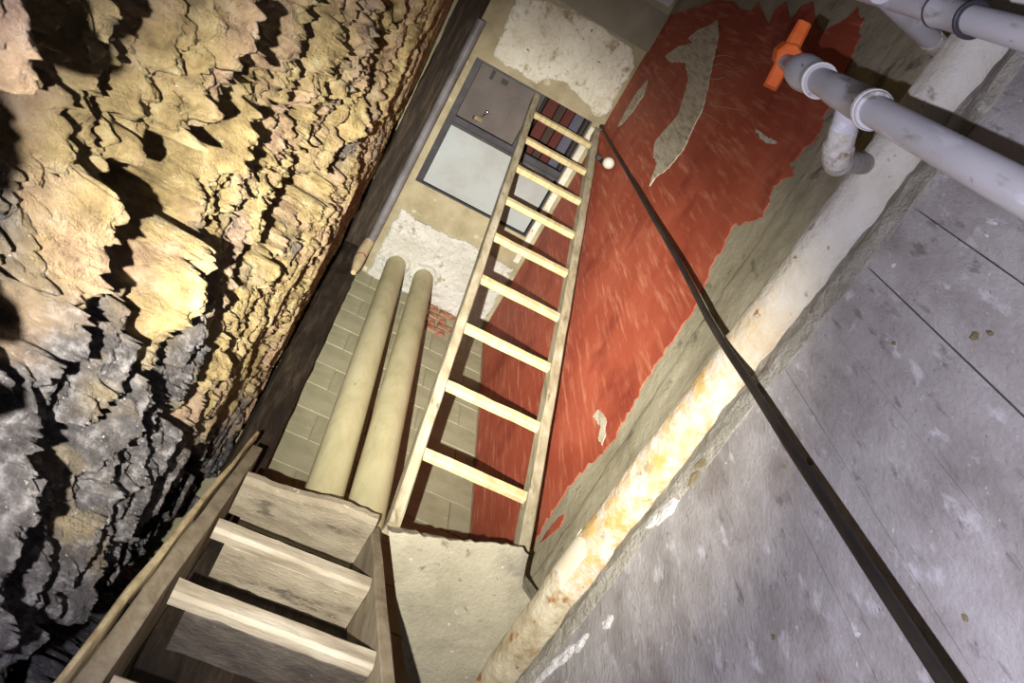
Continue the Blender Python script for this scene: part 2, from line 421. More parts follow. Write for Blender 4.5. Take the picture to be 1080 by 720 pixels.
def skin(poly, thick, mapf):
    """thin coat on a wall: outline face proud by thick, edges running back into the wall"""
    n = len(poly)
    V = [mapf(u, v, thick) for u, v in poly] + [mapf(u, v, -0.003) for u, v in poly]
    F = [tuple(f) for f in tessellate_polygon([[Vector((u, v, 0)) for u, v in poly]])]
    F += [(i, n + i, n + (i + 1) % n, (i + 1) % n) for i in range(n)]
    return V, F


def ragged(pts, amp, step, seed=0, closed=True):
    """walk an outline and roughen it into a torn edge"""
    r = np.random.RandomState(seed + 21); out = []
    n = len(pts)
    for i in range(n if closed else n - 1):
        a = np.array(pts[i], float); b = np.array(pts[(i + 1) % n], float)
        k = max(1, int(np.linalg.norm(b - a) / step))
        nrm = np.array([-(b - a)[1], (b - a)[0]]); L = np.linalg.norm(nrm); nrm = nrm / L if L else nrm
        for j in range(k):
            q = a + (b - a) * (j / k)
            if j:
                q = q + nrm * r.uniform(-amp, amp)
            out.append(tuple(q))
    return out


def inside(poly, X, Y):
    c = np.zeros(X.shape, bool); n = len(poly)
    for i in range(n):
        x0, y0 = poly[i]; x1, y1 = poly[(i + 1) % n]
        if y0 == y1: continue
        m = ((y0 > Y) != (y1 > Y)) & (X < (x1 - x0) * (Y - y0) / (y1 - y0) + x0)
        c ^= m
    return c


def lumpy(poly, step, hfun, mapf):
    """a rough skin of plaster: grid clipped to an outline, standing proud by hfun(u, v)"""
    P = np.array(poly); u0, v0 = P.min(0); u1, v1 = P.max(0)
    nu = int((u1 - u0) / step) + 1; nv = int((v1 - v0) / step) + 1
    U, W = np.meshgrid(np.linspace(u0, u1, nu), np.linspace(v0, v1, nv), indexing='ij')
    ins = inside(poly, U, W)
    H = hfun(U, W)
    # thin towards the edge
    e = ins.astype(float)
    for _ in range(3):
        q = np.pad(e, 1); e = np.minimum(e, (q[:-2, 1:-1] + q[2:, 1:-1] + q[1:-1, :-2] + q[1:-1, 2:] + e) / 5)
    H = H * (0.25 + 0.75 * e)
    idx = -np.ones(U.shape, int); V = []; F = []
    for i in range(nu):
        for j in range(nv):
            if ins[i, j]:
                idx[i, j] = len(V); V.append(mapf(U[i, j], W[i, j], H[i, j]))
    top = len(V)
    base = {}

    def bottom(i, j):
        if (i, j) not in base:
            base[(i, j)] = len(V); V.append(mapf(U[i, j], W[i, j], -0.002))
        return base[(i, j)]
    quad = np.zeros((nu + 1, nv + 1), bool)
    for i in range(nu - 1):
        for j in range(nv - 1):
            if ins[i, j] and ins[i + 1, j] and ins[i + 1, j + 1] and ins[i, j + 1]:
                quad[i + 1, j + 1] = True
                F.append((idx[i, j], idx[i + 1, j], idx[i + 1, j + 1], idx[i, j + 1]))
    for i in range(nu - 1):
        for j in range(nv - 1):
            if not quad[i + 1, j + 1]: continue
            for (di, dj, a, b) in ((0, 1, (i, j), (i, j + 1)), (2, 1, (i + 1, j + 1), (i + 1, j)), (1, 0, (i + 1, j), (i, j)), (1, 2, (i, j + 1), (i + 1, j + 1))):
                if not quad[i + di, j + dj]:
                    F.append((idx[a], idx[b], bottom(*b), bottom(*a)))
    return V, F


# ------------------------------------------------------------------ main dimensions (lens-relative)
XR, YB, ZC = 0.83, 1.84, 4.10               # red wall, far block wall, ceiling
XC, ZCT = 0.742, 1.285                      # lower concrete wall face and its top
FL = -OZ
HX0, HX1, HY0, HY1 = 0.128, 0.772, 0.572, 1.255   # hatch opening

# ================================================================== THE SETTING
V, F = box(-1.0, 1.1, -1.0, 2.1, FL - 0.1, FL)
mesh('floor', V, F, 'floor', kind='structure', label='bare earth and concrete cellar floor under the stair', )

# ceiling slab around the hatch
t = 0.14
V, F = join(box(-1.0, HX0, -1.0, YB + .2, ZC, ZC + t), box(HX1, XR + .2, -1.0, YB + .2, ZC, ZC + t),
            box(HX0, HX1, -1.0, HY0, ZC, ZC + t), box(HX0, HX1, HY1, YB + .2, ZC, ZC + t))
ceiling = mesh('ceiling', V, F, 'ceil', kind='structure', label='rough rendered cellar ceiling around the open hatch')


def cmap(u, v, h):
    return (u, v, ZC - h)


poly = ragged([(0.19, 0.535), (0.165, 0.25), (0.31, 0.185), (0.53, 0.165), (0.76, 0.178), (0.815, 0.25), (0.815, 0.50), (0.78, 0.545), (0.66, 0.505), (0.56, 0.47), (0.47, 0.50), (0.44, 0.545), (0.32, 0.535)], 0.008, 0.03, 1)
V, F = lumpy(poly, 0.0055, lambda u, v: 0.022 + 0.016 * fbm(u * 9, v * 9, 4, 3) + 0.007 * fbm(u * 40, v * 40, 3, 8), cmap)
mesh('plaster_patch', V, F, 'white', ceiling, smooth=False, label='lumpy whitish plaster patch in front of the hatch')
poly = ragged([(0.115, 1.845), (0.125, 1.42), (0.33, 1.44), (0.56, 1.42), (0.805, 1.44), (0.812, 1.845)], 0.008, 0.03, 2)
V, F = lumpy(poly, 0.0065, lambda u, v: 0.016 + 0.011 * fbm(u * 8, v * 8, 4, 5) + 0.005 * fbm(u * 36, v * 36, 3, 9), cmap)
mesh('plaster_patch', V, F, 'white2', ceiling, label='bright white plaster around the pipe tops')
# pale strip between hatch and red wall, soft cove into the red wall
V, F = prism([(HX1 + .004, HY0 + .02), (HX1 + .035, HY0 + .02), (HX1 + .034, 1.40), (HX1 + .004, 1.40)], 0.012, cmap)
mesh('edge_strip', V, F, 'white', ceiling, label='cream strip along the hatch edge')
# downstand across the near end
V, F = box(-0.7, XR + .05, -0.02, 0.165, ZC - 0.035, ZC + .02)
mesh('trim_1', V, F, 'beam_grey', kind='structure', label='grey rendered band across the near ceiling')
V, F = lumpy(ragged([(0.56, -0.04), (0.56, -0.6), (0.82, -0.6), (0.82, -0.04)], .006, .04, 4), 0.012, lambda u, v: 0.012 + 0.006 * fbm(u * 12, v * 12, 4, 4), cmap)
mesh('plaster_patch', V, F, 'white2', ceiling)

# far wall: mortar backing with blocks and bricks
V, F = box(-0.45, XR + .2, YB + 0.006, YB + .2, FL, ZC + .02)
wall_back = mesh('wall_back', V, F, 'joint', kind='structure', label='far wall of painted concrete blocks behind the ladder')
zj = [4.135, 3.955, 3.775, 3.595, 3.415, 3.235, 3.055, 2.88, 2.70, 2.52, 2.34, 2.16, 1.98, 1.80, 1.62, 1.44, 1.26]
bm_cache = {}


def piece(parent, name, cx, cy, cz, sx, sy, sz, mat, cham=0.002):
    """a chamfered block; alike sizes share one mesh"""
    key = (name, round(sx, 3), round(sy, 3), round(sz, 3), mat)
    if key not in bm_cache:
        bm = bmesh.new(); bmesh.ops.create_cube(bm, size=1.0)
        for v in bm.verts:
            v.co = (v.co.x * sx, v.co.y * sy, v.co.z * sz)
        bmesh.ops.bevel(bm, geom=list(bm.edges), offset=cham, segments=1, affect='EDGES')
        me = bpy.data.meshes.new(name); bm.to_mesh(me); bm.free(); me.materials.append(MT[mat]); bm_cache[key] = me
    o = bpy.data.objects.new(name, bm_cache[key]); COL.objects.link(o); o.parent = parent
    o.location = Vector((cx, cy, cz + OZ)) - wloc(parent)
    return o


for i in range(len(zj) - 1):
    z1, z0 = zj[i], zj[i + 1]
    xs = [-0.43, -0.04, 0.35, 0.74] if i % 2 else [-0.235, 0.155, 0.545]
    for x in xs:
        x0 = max(x, -0.43); x1 = min(x + 0.39, XR)
        if x1 - x0 < 0.05: continue
        if i < 2 and x1 > 0.41 and x0 < 0.7: x1 = 0.41
        piece(wall_back, 'block', (x0 + x1) / 2, YB + 0.02 + random.uniform(-.0015, .0015), (z0 + z1) / 2, x1 - x0 - 0.0025, 0.04, z1 - z0 - 0.0025, 'block')
for r_ in range(4):
    zc = 4.062 - r_ * 0.0775
    for c_ in range(-3, 5):
        x = 0.44 + c_ * 0.118 + (0.059 if r_ % 2 else 0)
        if x > 0.60 or x < 0.40: continue
        piece(wall_back, 'brick', x + .055, YB + 0.02 + random.uniform(-.003, .003), zc, 0.106, 0.05, 0.064, 'brick', 0.006)

# right wall, upper part: plaster with a skin of red paint
V, F = box(XR, XR + .2, -1.0, YB + .2, FL, ZC + .1)
wall_right = mesh('wall_right', V, F, 'plaster_grey', kind='structure', label='right side wall painted red above bare grey plaster')


def rmap(u, v, h):
    return (XR - h, u, v)


edge_px = [(905, 8), (912, 22), (905, 45), (898, 66), (888, 92), (872, 118), (860, 147), (846, 160), (833, 172), (838, 185), (826, 189), (817, 196), (812, 214), (805, 230),
           (790, 234), (777, 235), (765, 255), (753, 277), (742, 305), (731, 330), (706, 364), (684, 397), (668, 428), (656, 446), (650, 462), (640, 472), (618, 494), (600, 512),
           (588, 533), (575, 552), (560, 580)]
low = [tuple(on(x, y, 0, XR)[1:]) for x, y in edge_px]
top = [(-0.32, 2.55), (-0.19, 2.56), (-0.165, 2.46), (-0.13, 2.75), (-0.118, 2.62), (-0.09, 2.95), (-0.085, 3.10), (-0.06, 2.98), (-0.035, 3.4), (-0.04, 3.75), (-0.03, ZC - .005), (0.55, ZC - .012), (YB - .01, ZC - .03)]
poly = ragged(low, 0.011, 0.014, 6, closed=False) + [low[-1]] + [(1.46, 1.80), (1.60, 1.70), (YB - .01, 1.60), (YB - .01, ZC - .03), (0.55, ZC - .012), (-0.02, ZC - .005)]
near = [(on(x, y, 0, XR)[1], on(x, y, 0, XR)[2]) for x, y in [(757, 0), (775, 2), (782, 10), (792, 12), (800, 2), (811, 26), (818, 10), (829, 2), (834, 22), (846, 6), (858, 2), (861, 26), (868, 34), (893, 20)]]
poly += near
V, F = skin(poly, 0.0025, rmap)
mesh('paint_layer', V, F, 'red', wall_right, label='peeling red paint skin with a ragged lower edge')
# scraped plaster scars over the paint
scars = [
    [(757, 22), (759, 38), (753, 64), (748, 92), (742, 116), (732, 136), (722, 158), (706, 178), (692, 188), (686, 197), (694, 172), (690, 164), (692, 150), (704, 136), (716, 122), (722, 104), (727, 84), (724, 66), (708, 66), (702, 60), (716, 50), (731, 46), (727, 40), (738, 32), (748, 28)],
    [(684, 84), (680, 100), (668, 118), (656, 132), (652, 134), (660, 118), (672, 98)],
    [(797, 135), (806, 142), (821, 151), (814, 152), (803, 147)],
    [(632, 432), (640, 441), (640, 459), (636, 470), (632, 462), (635, 450), (626, 440)],
]
for i, s in enumerate(scars):
    q = ragged([tuple(on(x, y, 0, XR)[1:]) for x, y in s], 0.004, 0.015, 30 + i)
    V, F = skin(q, 0.0055 if i == 0 else 0.004, rmap)
    mesh('plaster_scar', V, F, 'scar' if i != 2 else 'white', wall_right)
q = ragged([tuple(on(x, y, 0, XR)[1:]) for x, y in [(596, 543), (591, 556), (578, 566), (570, 572), (582, 554), (590, 545)]], 0.003, 0.012, 41)
V, F = skin(q, 0.0025, rmap)
mesh('paint_flake', V, F, 'red', wall_right)
# ridge of thicker plaster running along the bare strip
V, F = lumpy([(-0.45, 1.86), (-0.45, 1.62), (1.80, 1.60), (1.80, 1.70), (1.2, 1.74), (0.6, 1.80), (0.2, 1.83)], 0.012, lambda u, v: 0.012 + 0.006 * fbm(u * 5, v * 14, 4, 12), rmap)
mesh('plaster_ridge', V, F, 'plaster_grey', wall_right, smooth=True)

# right wall, lower part: board-marked concrete standing proud of the plaster
V, F = box(XC + 0.02, XR + .02, -1.0, 1.62, FL, ZCT - .012)
wall_low = mesh('wall_right_lower', V, F, 'mortar', kind='structure', label='grey board-marked concrete wall below the big drain pipe')
yj = [-1.0, -0.72, -0.45, -0.22, -0.07, 0.044, 0.157, 0.265, 0.373, 0.48, 0.60, 0.73, 0.87, 1.02, 1.18, 1.38, 1.62]
for i in range(len(yj) - 1):
    g0, g1 = [(0.0013, 0.0022) if abs(v - .1) < .07 else (0.0003, 0.0006) for v in (yj[i], yj[i + 1])]
    y0, y1 = yj[i] + g0[0], yj[i + 1] - g1[0]
    n = 40
    dz = rng.uniform(-.0012, .0012); tilt = rng.uniform(-.0015, .0015)
    ny = 6
    U, W = np.meshgrid(np.linspace(y0, y1, ny), np.linspace(FL, ZCT, 90), indexing='ij')
    H = 0.0025 * fbm(U * 9, W * 5, 4, 60 + i) + dz + tilt * (U - y0) / (y1 - y0)
    H[:, -1] -= 0.006 + 0.006 * rng.rand(ny); H[0, :] -= g0[1]; H[-1, :] -= g1[1]
    Vv = np.stack([XC - H, U, W], -1).reshape(-1, 3).tolist(); Fv = []
    m = 90
    for a in range(ny - 1):
        for b in range(m - 1):
            Fv.append((a * m + b, (a + 1) * m + b, (a + 1) * m + b + 1, a * m + b + 1))
    nb = len(Vv)
    Vv += [(XC + .03, y0, FL), (XC + .03, y1, FL), (XC + .03, y1, ZCT - .008), (XC + .03, y0, ZCT - .008)]
    c00, c10, c11, c01 = 0, (ny - 1) * m, (ny - 1) * m + m - 1, m - 1
    Fv += [tuple([c00] + list(range(c00 + 1, c01 + 1)) + [nb + 3, nb]), tuple(list(reversed(range(c10, c11 + 1))) + [nb + 1, nb + 2]),
           tuple([a * m + m - 1 for a in range(ny)] + [nb + 2, nb + 3])]
    mesh('panel', Vv, Fv, 'concrete', wall_low, smooth=False)

# left wall: layered rock face
ys = np.concatenate([np.linspace(-0.45, -0.05, 40, endpoint=False), np.arange(-0.05, 1.84, 0.0034)])
zs = [FL]
while zs[-1] < ZC + .02:
    z = zs[-1]
    zs.append(z + (0.02 if z < 0.0 else 0.0034 if z < 1.0 else min(0.0034 + (z - 1.0) * 0.0022, 0.008)))
zs = np.array(zs)
Yg, Zg = np.meshgrid(ys, zs, indexing='ij')


def rock_base(Y, Z):
    zf = np.clip((3.0 - Z) / 1.8, 0.0, 1); zf = zf * zf * (3 - 2 * zf)
    return -0.085 - 0.25 * np.clip(1.0 - Y, 0, 1.3) ** 1.1 * zf - 0.02 * zf, zf


def relief(al, ac, s):
    """broken beds: al runs along them, ac across"""
    wy = al + 0.05 * fbm(Yg * 5, Zg * 7, 3, s) + 0.012 * fbm(Yg * 22, Zg * 26, 3, s + 4)
    wz = ac + 0.05 * fbm(Yg * 3.5, Zg * 4.5, 3, s + 10) + 0.014 * fbm(Yg * 20, Zg * 24, 3, s + 14)
    h = 0.030 * fbm(wy * 2.2, wz * 5.0, 3, s + 20)
    ter = fbm(wy * 3.2, wz * 13, 4, s + 30) * 2.5
    tf = np.floor(ter * 1.6); tt = ter * 1.6 - tf
    h = h + 0.058 * (tf + np.clip((tt - 0.86) / 0.14, 0, 1)) / 1.6
    f1, f2, v = cells(wy * 6, wz * 22, s + 40)
    h += 0.028 * (v - 0.5) - 0.022 * np.clip(1 - (f2 - f1) / 0.12, 0, 1)
    f1, f2, v = cells(wy * 18, wz * 52, s + 50)
    h += 0.010 * (v - 0.5) - 0.007 * np.clip(1 - (f2 - f1) / 0.16, 0, 1)
    return h


base, zf = rock_base(Yg, Zg)
near_stair = np.clip((2.1 - Zg) / 0.2, 0, 1) * np.clip((Yg - 0.45) / 0.2, 0, 1)
base = base - 0.022 * near_stair
lay = relief(Yg - 0.2 * Zg, Zg + 0.2 * Yg, 100)                              # level beds near the lens and high up
fis = relief(1.5 * (0.65 * Yg - 0.76 * Zg), 1.6 * (0.76 * Yg + 0.65 * Zg), 600)                        # beds dipping steeply further in
mk = (Yg + 0.10 * fbm(Yg * 4, Zg * 4, 3, 180) - 0.36) / 0.24 - np.clip((Zg - 2.0) / 0.6, 0, 1) * np.clip((0.95 - Yg) / 0.2, 0, 1) * 2
mk = np.clip(mk, 0, 1); mk = mk * mk * (3 - 2 * mk)
h = lay * (1 - mk) + fis * mk
f1, f2, v = cells(Yg * 80, Zg * 95, 155)
h += 0.009 * (v - 0.5)
f1, f2, v = cells(Yg * 150, Zg * 150, 157)
h += 0.004 * (v - 0.5)
h += 0.014 * fbm(Yg * 50, Zg * 50, 5, 160, 0.62)
f1, f2, v = cells(Yg * 34 + 0.5 * fbm(Yg * 30, Zg * 30, 2, 165), Zg * 40, 167)
h += 0.012 * (v - 0.5) - 0.010 * np.clip(f1 * 1.3, 0, 1) ** 2
h *= (0.55 + 0.45 * zf) * (1 - 0.40 * near_stair)


def rock_at(x, y):
    d = ray(x, y)
    for q in np.arange(.2, 5, .004):
        P_ = d * q
        if P_[0] < rock_base(P_[1], P_[2])[0]:
            return P_, q
    return d, 1.0


# deep crevices: centre lines on the face, half width in metres follows from the depth
gx = Yg + 0.022 * fbm(Yg * 18, Zg * 18, 4, 185); gz = Zg + 0.022 * fbm(Yg * 18, Zg * 18, 4, 190)
for line, hw in [([(-10, 10), (8, 60), (14, 110), (6, 190)], 26), ([(108, -10), (112, 25), (104, 60), (88, 95), (82, 140), (78, 176)], 15), ([(272, -5), (262, 50), (248, 90)], 9),
                 ([(240, 110), (228, 150), (205, 190), (176, 225), (160, 262)], 19), ([(312, 0), (306, 50), (308, 95), (285, 130)], 8),
                 ([(432, -5), (405, 60), (385, 110), (372, 150), (345, 190), (300, 240), (262, 290)], 9), ([(205, 215), (214, 250), (205, 290)], 8),
                 ([(40, 330), (52, 345), (30, 362)], 12), ([(150, 345), (125, 400), (92, 470), (60, 500)], 9), ([(205, 360), (165, 420), (118, 490)], 7), ([(185, 560), (150, 600), (110, 650), (40, 715)], 12),
                 ([(310, 380), (270, 440), (215, 520), (165, 600)], 5), ([(470, 20), (420, 120), (375, 215), (320, 330)], 5)]:
    LP = [rock_at(*p) for p in line]
    D = np.full(Yg.shape, 9.0)
    for (p0, q0), (p1, q1) in zip(LP[:-1], LP[1:]):
        ay, az, by, bz = p0[1], p0[2], p1[1], p1[2]
        L2 = (by - ay) ** 2 + (bz - az) ** 2 + 1e-9
        k_ = np.clip(((gx - ay) * (by - ay) + (gz - az) * (bz - az)) / L2, 0, 1)
        wd_ = hw * (q0 + (q1 - q0) * k_) / FPX * (2.7 if hw > 7 else 2.0)
        D = np.minimum(D, np.hypot(gx - ay - k_ * (by - ay), gz - az - k_ * (bz - az)) / wd_)
    g_ = np.clip((1.25 - D) / 0.5, 0, 1)
    h -= (0.20 if hw > 6 else 0.06) * g_ * g_ * (3 - 2 * g_)
h *= np.clip((Yg + 0.45) * 3, 0.3, 1)
cap = -0.064 - 0.032 * near_stair - 0.03 * np.clip(0.9 - Yg, 0, 1)
sw = 0.012
Xg = cap - sw * np.log1p(np.exp(np.clip((cap - base - h) / sw, -30, 30)))
ny, nz = Yg.shape
Vr = np.stack([Xg, Yg, Zg], -1).reshape(-1, 3)
a = (np.arange(ny - 1)[:, None] * nz + np.arange(nz - 1)[None, :]).ravel()
Fr = np.stack([a, a + nz, a + nz + 1, a + 1], -1)
me = bpy.data.meshes.new('wall_left')
me.vertices.add(len(Vr)); me.vertices.foreach_set('co', (Vr + np.array([0, 0, OZ])).ravel())
me.loops.add(Fr.size); me.loops.foreach_set('vertex_index', Fr.ravel().astype(np.int32))
me.polygons.add(len(Fr)); me.polygons.foreach_set('loop_start', np.arange(0, Fr.size, 4, dtype=np.int32))
me.polygons.foreach_set('loop_total', np.full(len(Fr), 4, np.int32))
me.update(calc_edges=True); me.validate()
wall_left = link('wall_left', me, 'rock', kind='structure', label='jagged layered rock face of ochre, pink and grey stone')
V, F = box(-0.95, -0.80, -1.0, YB + .2, FL, ZC + .02)
mesh('rock_mass', V, F, 'rock', wall_left)

# ================================================================== LANDING, STAIR
SL = 1.525
# concrete landing slab with a sloping broken soffit


def soff(y):
    return SL - 0.405 * (y - 1.2)


front = [(0.353, 1.246), (0.40, 1.236), (0.46, 1.222), (0.52, 1.205), (0.58, 1.188), (0.63, 1.172), (0.668, 1.165), (0.690, 1.176), (0.700, 1.205)]
outl = ragged(front, 0.004, 0.012, 71, closed=False) + [(0.712, 1.25), (0.80, 1.30), (0.825, 1.40), (0.825, 1.835), (0.66, 1.835), (0.555, 1.546)]
n = len(outl)
SLT = 1.560
Vs = [(x, y, soff(y)) for x, y in outl] + [(x, y, SLT) for x, y in outl]
# soften the broken front lip
for i in range(len(outl)):
    if i < n - 6:
        Vs[n + i] = (Vs[n + i][0], Vs[n + i][1] + 0.004, Vs[i][2] + 0.007 + 0.003 * rng.rand())
inn = [(x + 0.0, y + 0.03, SLT) for x, y in outl[:n - 6]]
Vs += inn
m_ = len(inn)
Fs = [tuple(reversed(range(n))), tuple(range(2 * n, 2 * n + m_)) + tuple(range(n + m_, 2 * n))]
Fs += [(n + i, n + i + 1, 2 * n + i + 1, 2 * n + i) for i in range(m_ - 1)] + [(n + m_ - 1, n + m_, 2 * n + m_ - 1), (2 * n - 1, n, 2 * n)]
Fs += [(i, (i + 1) % n, n + (i + 1) % n, n + i) for i in range(n)]
mesh('landing_slab', Vs, Fs, 'slab', label='broken-edged grey concrete landing slab beside the stair top', cat='slab')
V, F = box(0.036, 0.322, 1.403, 1.835, 1.515, 1.560)
mesh('landing_board', V, F, 'stair', label='wide board carrying the feet of the two leaning cement pipes', cat='board')

RISE, RUN, ZT, YT = 0.2915, 0.1255, 1.579, 1.3155


def nose_y(z):
    return YT - RUN * (ZT - z) / RISE


stair = thing('wooden_stair', (0.14, nose_y(FL) + .05, FL), 'steep narrow wooden stair climbing beside the rock face', 'stair')
xl = lambda z: -0.052 + (z - 0.679) * 0.05 + 0.012
for i in range(0, 9):
    z = ZT - i * RISE; y = YT - i * RUN
    if z - .05 < FL: break
    x0, x1 = xl(z) + .004, 0.322
    if i == 0:
        # worn top tread flush with the landing
        xs = np.linspace(0.006, x1 + .004, 18); Vt = []; Ft = []
        for k, x in enumerate(xs):
            f = k / 17.0; yf = 1.284 - 0.03 * f + 0.006 * math.sin(f * 7) + rng.uniform(-.002, .002)
            zt = 1.562 + 0.002 * math.sin(f * 9)
            Vt += [(x, yf, zt - .004), (x, yf - .001, zt - .022), (x, yf + .012, zt - .034), (x + .0 , 1.396, 1.53), (x, 1.398, 1.558), (x, yf + .010, zt)]
        for k in range(17):
            for j in range(6):
                Ft.append((k * 6 + j, k * 6 + (j + 1) % 6, (k + 1) * 6 + (j + 1) % 6, (k + 1) * 6 + j))
        Ft += [tuple(reversed(range(6))), tuple(17 * 6 + j for j in range(6))]
        mesh('tread', Vt, Ft, 'stair', stair)
        continue
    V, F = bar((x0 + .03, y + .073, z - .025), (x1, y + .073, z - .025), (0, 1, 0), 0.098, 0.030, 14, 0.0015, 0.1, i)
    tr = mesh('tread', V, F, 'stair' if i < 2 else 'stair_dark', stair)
    V, F = bar((x0, y + .016, z - .019), (x1 + .001, y + .016, z - .019), (0, 1, 0), 0.032, 0.040, 16, 0.0012, 0.22, 20 + i)
    ns = mesh('nosing', V, F, 'nosing', tr)
ztop = 1.62
for nm, xa, xb, z0, z1, wd in (('stringer', 0.3365, 0.3365, FL, 1.555, 0.024), ('stringer', xl(FL) - .016, xl(1.83) - .016, FL, 1.80, 0.028)):
    dp = 0.13
    A = np.array([xa, nose_y(z0) + dp / 2 + .0, z0]); B = np.array([xb, nose_y(z1) + dp / 2, z1])
    V, F = bar(A, B, (1, 0, 0), wd, dp, 24, 0.0012, 0.08, 77 if xa > 0 else 78)
    V = [(p[0], p[1], max(p[2], FL)) for p in V]
    mesh('stringer', V, F, 'stair_side', stair)
A = np.array([0.148, nose_y(FL) + 0.155, FL]); B = np.array([0.155, nose_y(1.49) + 0.155, 1.49])  # added board, near-black to stand in for the shade between the treads
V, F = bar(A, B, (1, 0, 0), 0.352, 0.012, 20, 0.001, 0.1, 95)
mesh('shade_board', [(p[0], p[1], max(p[2], FL)) for p in V], F, 'dark_wood', stair, label='added dark board standing in for the shade behind the stair')
bp_ = []
for z in (1.92, 1.5, 1.1, 0.7, 0.2, -0.4):
    bp_.append((xl(z) - .040, nose_y(z) - .004, z))
V, F = bar(bp_[-1], bp_[0], (1, 0, 0), 0.012, 0.035, 20, 0.003, 0.2, 90, 0.7)
mesh('side_batten', V, F, 'batten', stair, label='split pale batten along the rock side')

# ================================================================== LADDER
lad = thing('wooden_ladder', (0.55, 1.285, SLT), 'long wooden ladder with nine rungs leaning up through the ceiling hatch', 'ladder')
L0 = np.array([0.396, 1.218, 1.816]); Ld = np.array([0.082, -0.568, 2.123]) / 8.0
ldn = np.array([0, -0.0, 0.0])
rungdir = np.array([1.0, 0, 0])


def lp(k, x=0.0):
    return L0 + Ld * k + rungdir * x


kb = (SLT + .001 - L0[2]) / Ld[2]; kt = (4.185 - L0[2]) / Ld[2]
for x, sd, wd in ((-0.016, 1, 0.030), (0.310 + 0.018, 2, 0.032)):
    V, F = bar(lp(kb, x), lp(kt, x), (1, 0, 0), wd, 0.050, 30, 0.0014, 0.12, sd)
    V = [(p[0], p[1], max(p[2], SLT + .0005)) for p in V]
    mesh('rail', V, F, 'rail', lad)
for k in range(9):
    V, F = bar(lp(k, -0.004), lp(k, 0.314), (0, 1, 0.25), 0.026, 0.033, 8, 0.0012, 0.2, 40 + k)
    mesh('rung', V, F, 'wood', lad)

# ================================================================== PIPES
# two leaning fibre-cement pipes
for i, (tp, bt, lab) in enumerate([((0.236, 1.716, ZC - .006), (0.211, 1.436, 1.776), 'pale fibre-cement pipe nearest the rock, leaning up to the ceiling'),
                                   ((0.399, 1.716, ZC - .006), (0.326, 1.402, 1.763), 'pale fibre-cement pipe next to the ladder, leaning up to the ceiling')]):
    tp = np.array(tp); bt = np.array(bt); d = (tp - bt) / (tp - bt)[2]
    b0 = bt + d * (1.5615 - bt[2]); b0[2] = 1.5615
    c = thing('cement_pipe', b0, lab, 'pipe', 'leaning cement pipes')
    r = 0.054
    V, F = tube([b0 + (tp - b0) * f for f in np.linspace(0, 1, 30)], r, 36, True, 0.006, i)
    V = [(p[0], p[1], max(p[2], 1.5612)) for p in V]
    V = [(p[0], p[1], min(p[2], ZC - .004)) for p in V]
    mesh('pipe_body', V, F, 'cyl', c, smooth=True)
    dd = (tp - b0) / np.linalg.norm(tp - b0)
    V, F = lumpy([(tp[0] + .083 * math.cos(a), tp[1] + .085 * math.sin(a)) for a in np.linspace(0, 2 * math.pi, 24, endpoint=False)], 0.006,
                 lambda u, v: 0.030 + 0.014 * fbm(u * 30, v * 30, 3, 200 + i) - 0.3 * np.maximum(0, np.hypot(u - tp[0], v - tp[1]) - .05), cmap)
    mesh('plaster_collar', [(p[0], min(p[1], 1.832), p[2]) for p in V], F, 'white2', c)

# big horizontal drain pipe lying against the red wall
PX, PZ, PR = 0.770, 1.4145, 0.0585
dr = thing('drain_pipe', (PX, 0.6, PZ - PR), 'big crusted cream drain pipe running level along the right wall', 'pipe')


def rough_tube(y0, y1, r, n, seg, amp, s, rr=None):
    Y, A = np.meshgrid(np.linspace(y0, y1, n), np.linspace(0, 2 * math.pi, seg, endpoint=False), indexing='ij')
    R = r + amp * fbm(Y * 16 + 3, np.cos(A) * 1.6 + np.sin(A) * 2.3 + 5, 4, s) + amp * .5 * fbm(Y * 60, A * 5, 3, s + 7)
    V = np.stack([PX + R * np.cos(A), Y, PZ + R * np.sin(A)], -1).reshape(-1, 3)
    V[:, 0] = np.minimum(V[:, 0], XR - .0005)
    F = []
    for i in range(n - 1):
        for j in range(seg):
            F.append((i * seg + j, (i + 1) * seg + j, (i + 1) * seg + (j + 1) % seg, i * seg + (j + 1) % seg))
    F += [tuple(range(seg)), tuple(reversed(range((n - 1) * seg, n * seg)))]
    return V, F


V, F = rough_tube(-0.95, 1.115, PR, 260, 48, 0.0022, 300)
mesh('pipe_body', V, F, 'drain', dr, smooth=True)
V, F = rough_tube(1.135, 1.60, PR - .002, 90, 48, 0.0030, 310)
mesh('pipe_body', V, F, 'drain2', dr, smooth=True)
V, F = rough_tube(1.105, 1.145, PR + .0025, 10, 48, 0.0012, 320)
mesh('joint_ring', V, F, 'drain2', dr, smooth=True)
# bare pvc windows where the crust has come off

# pixel (636,520)-(655,497) area -> band of bare pipe
Yw, Aw = np.meshgrid(np.linspace(0.985, 1.095, 16), np.linspace(math.radians(146), math.radians(226), 16), indexing='ij')
Rw = PR + 0.0032
Vw = np.stack([PX + Rw * np.cos(Aw), Yw + 0.012 * np.sin(Aw * 5), PZ + Rw * np.sin(Aw)], -1).reshape(-1, 3)
Vi = np.stack([PX + (PR - .004) * np.cos(Aw), Yw + 0.012 * np.sin(Aw * 5), PZ + (PR - .004) * np.sin(Aw)], -1).reshape(-1, 3)
Fw = []
for i in range(15):
    for j in range(15):
        Fw.append((i * 16 + j, (i + 1) * 16 + j, (i + 1) * 16 + j + 1, i * 16 + j + 1))
rim = [j for j in range(16)] + [i * 16 + 15 for i in range(1, 16)] + [15 * 16 + j for j in range(14, -1, -1)] + [i * 16 for i in range(14, 0, -1)]
for i in range(len(rim)):
    a_, b_ = rim[i], rim[(i + 1) % len(rim)]
    Fw.append((a_, b_, 256 + b_, 256 + a_))
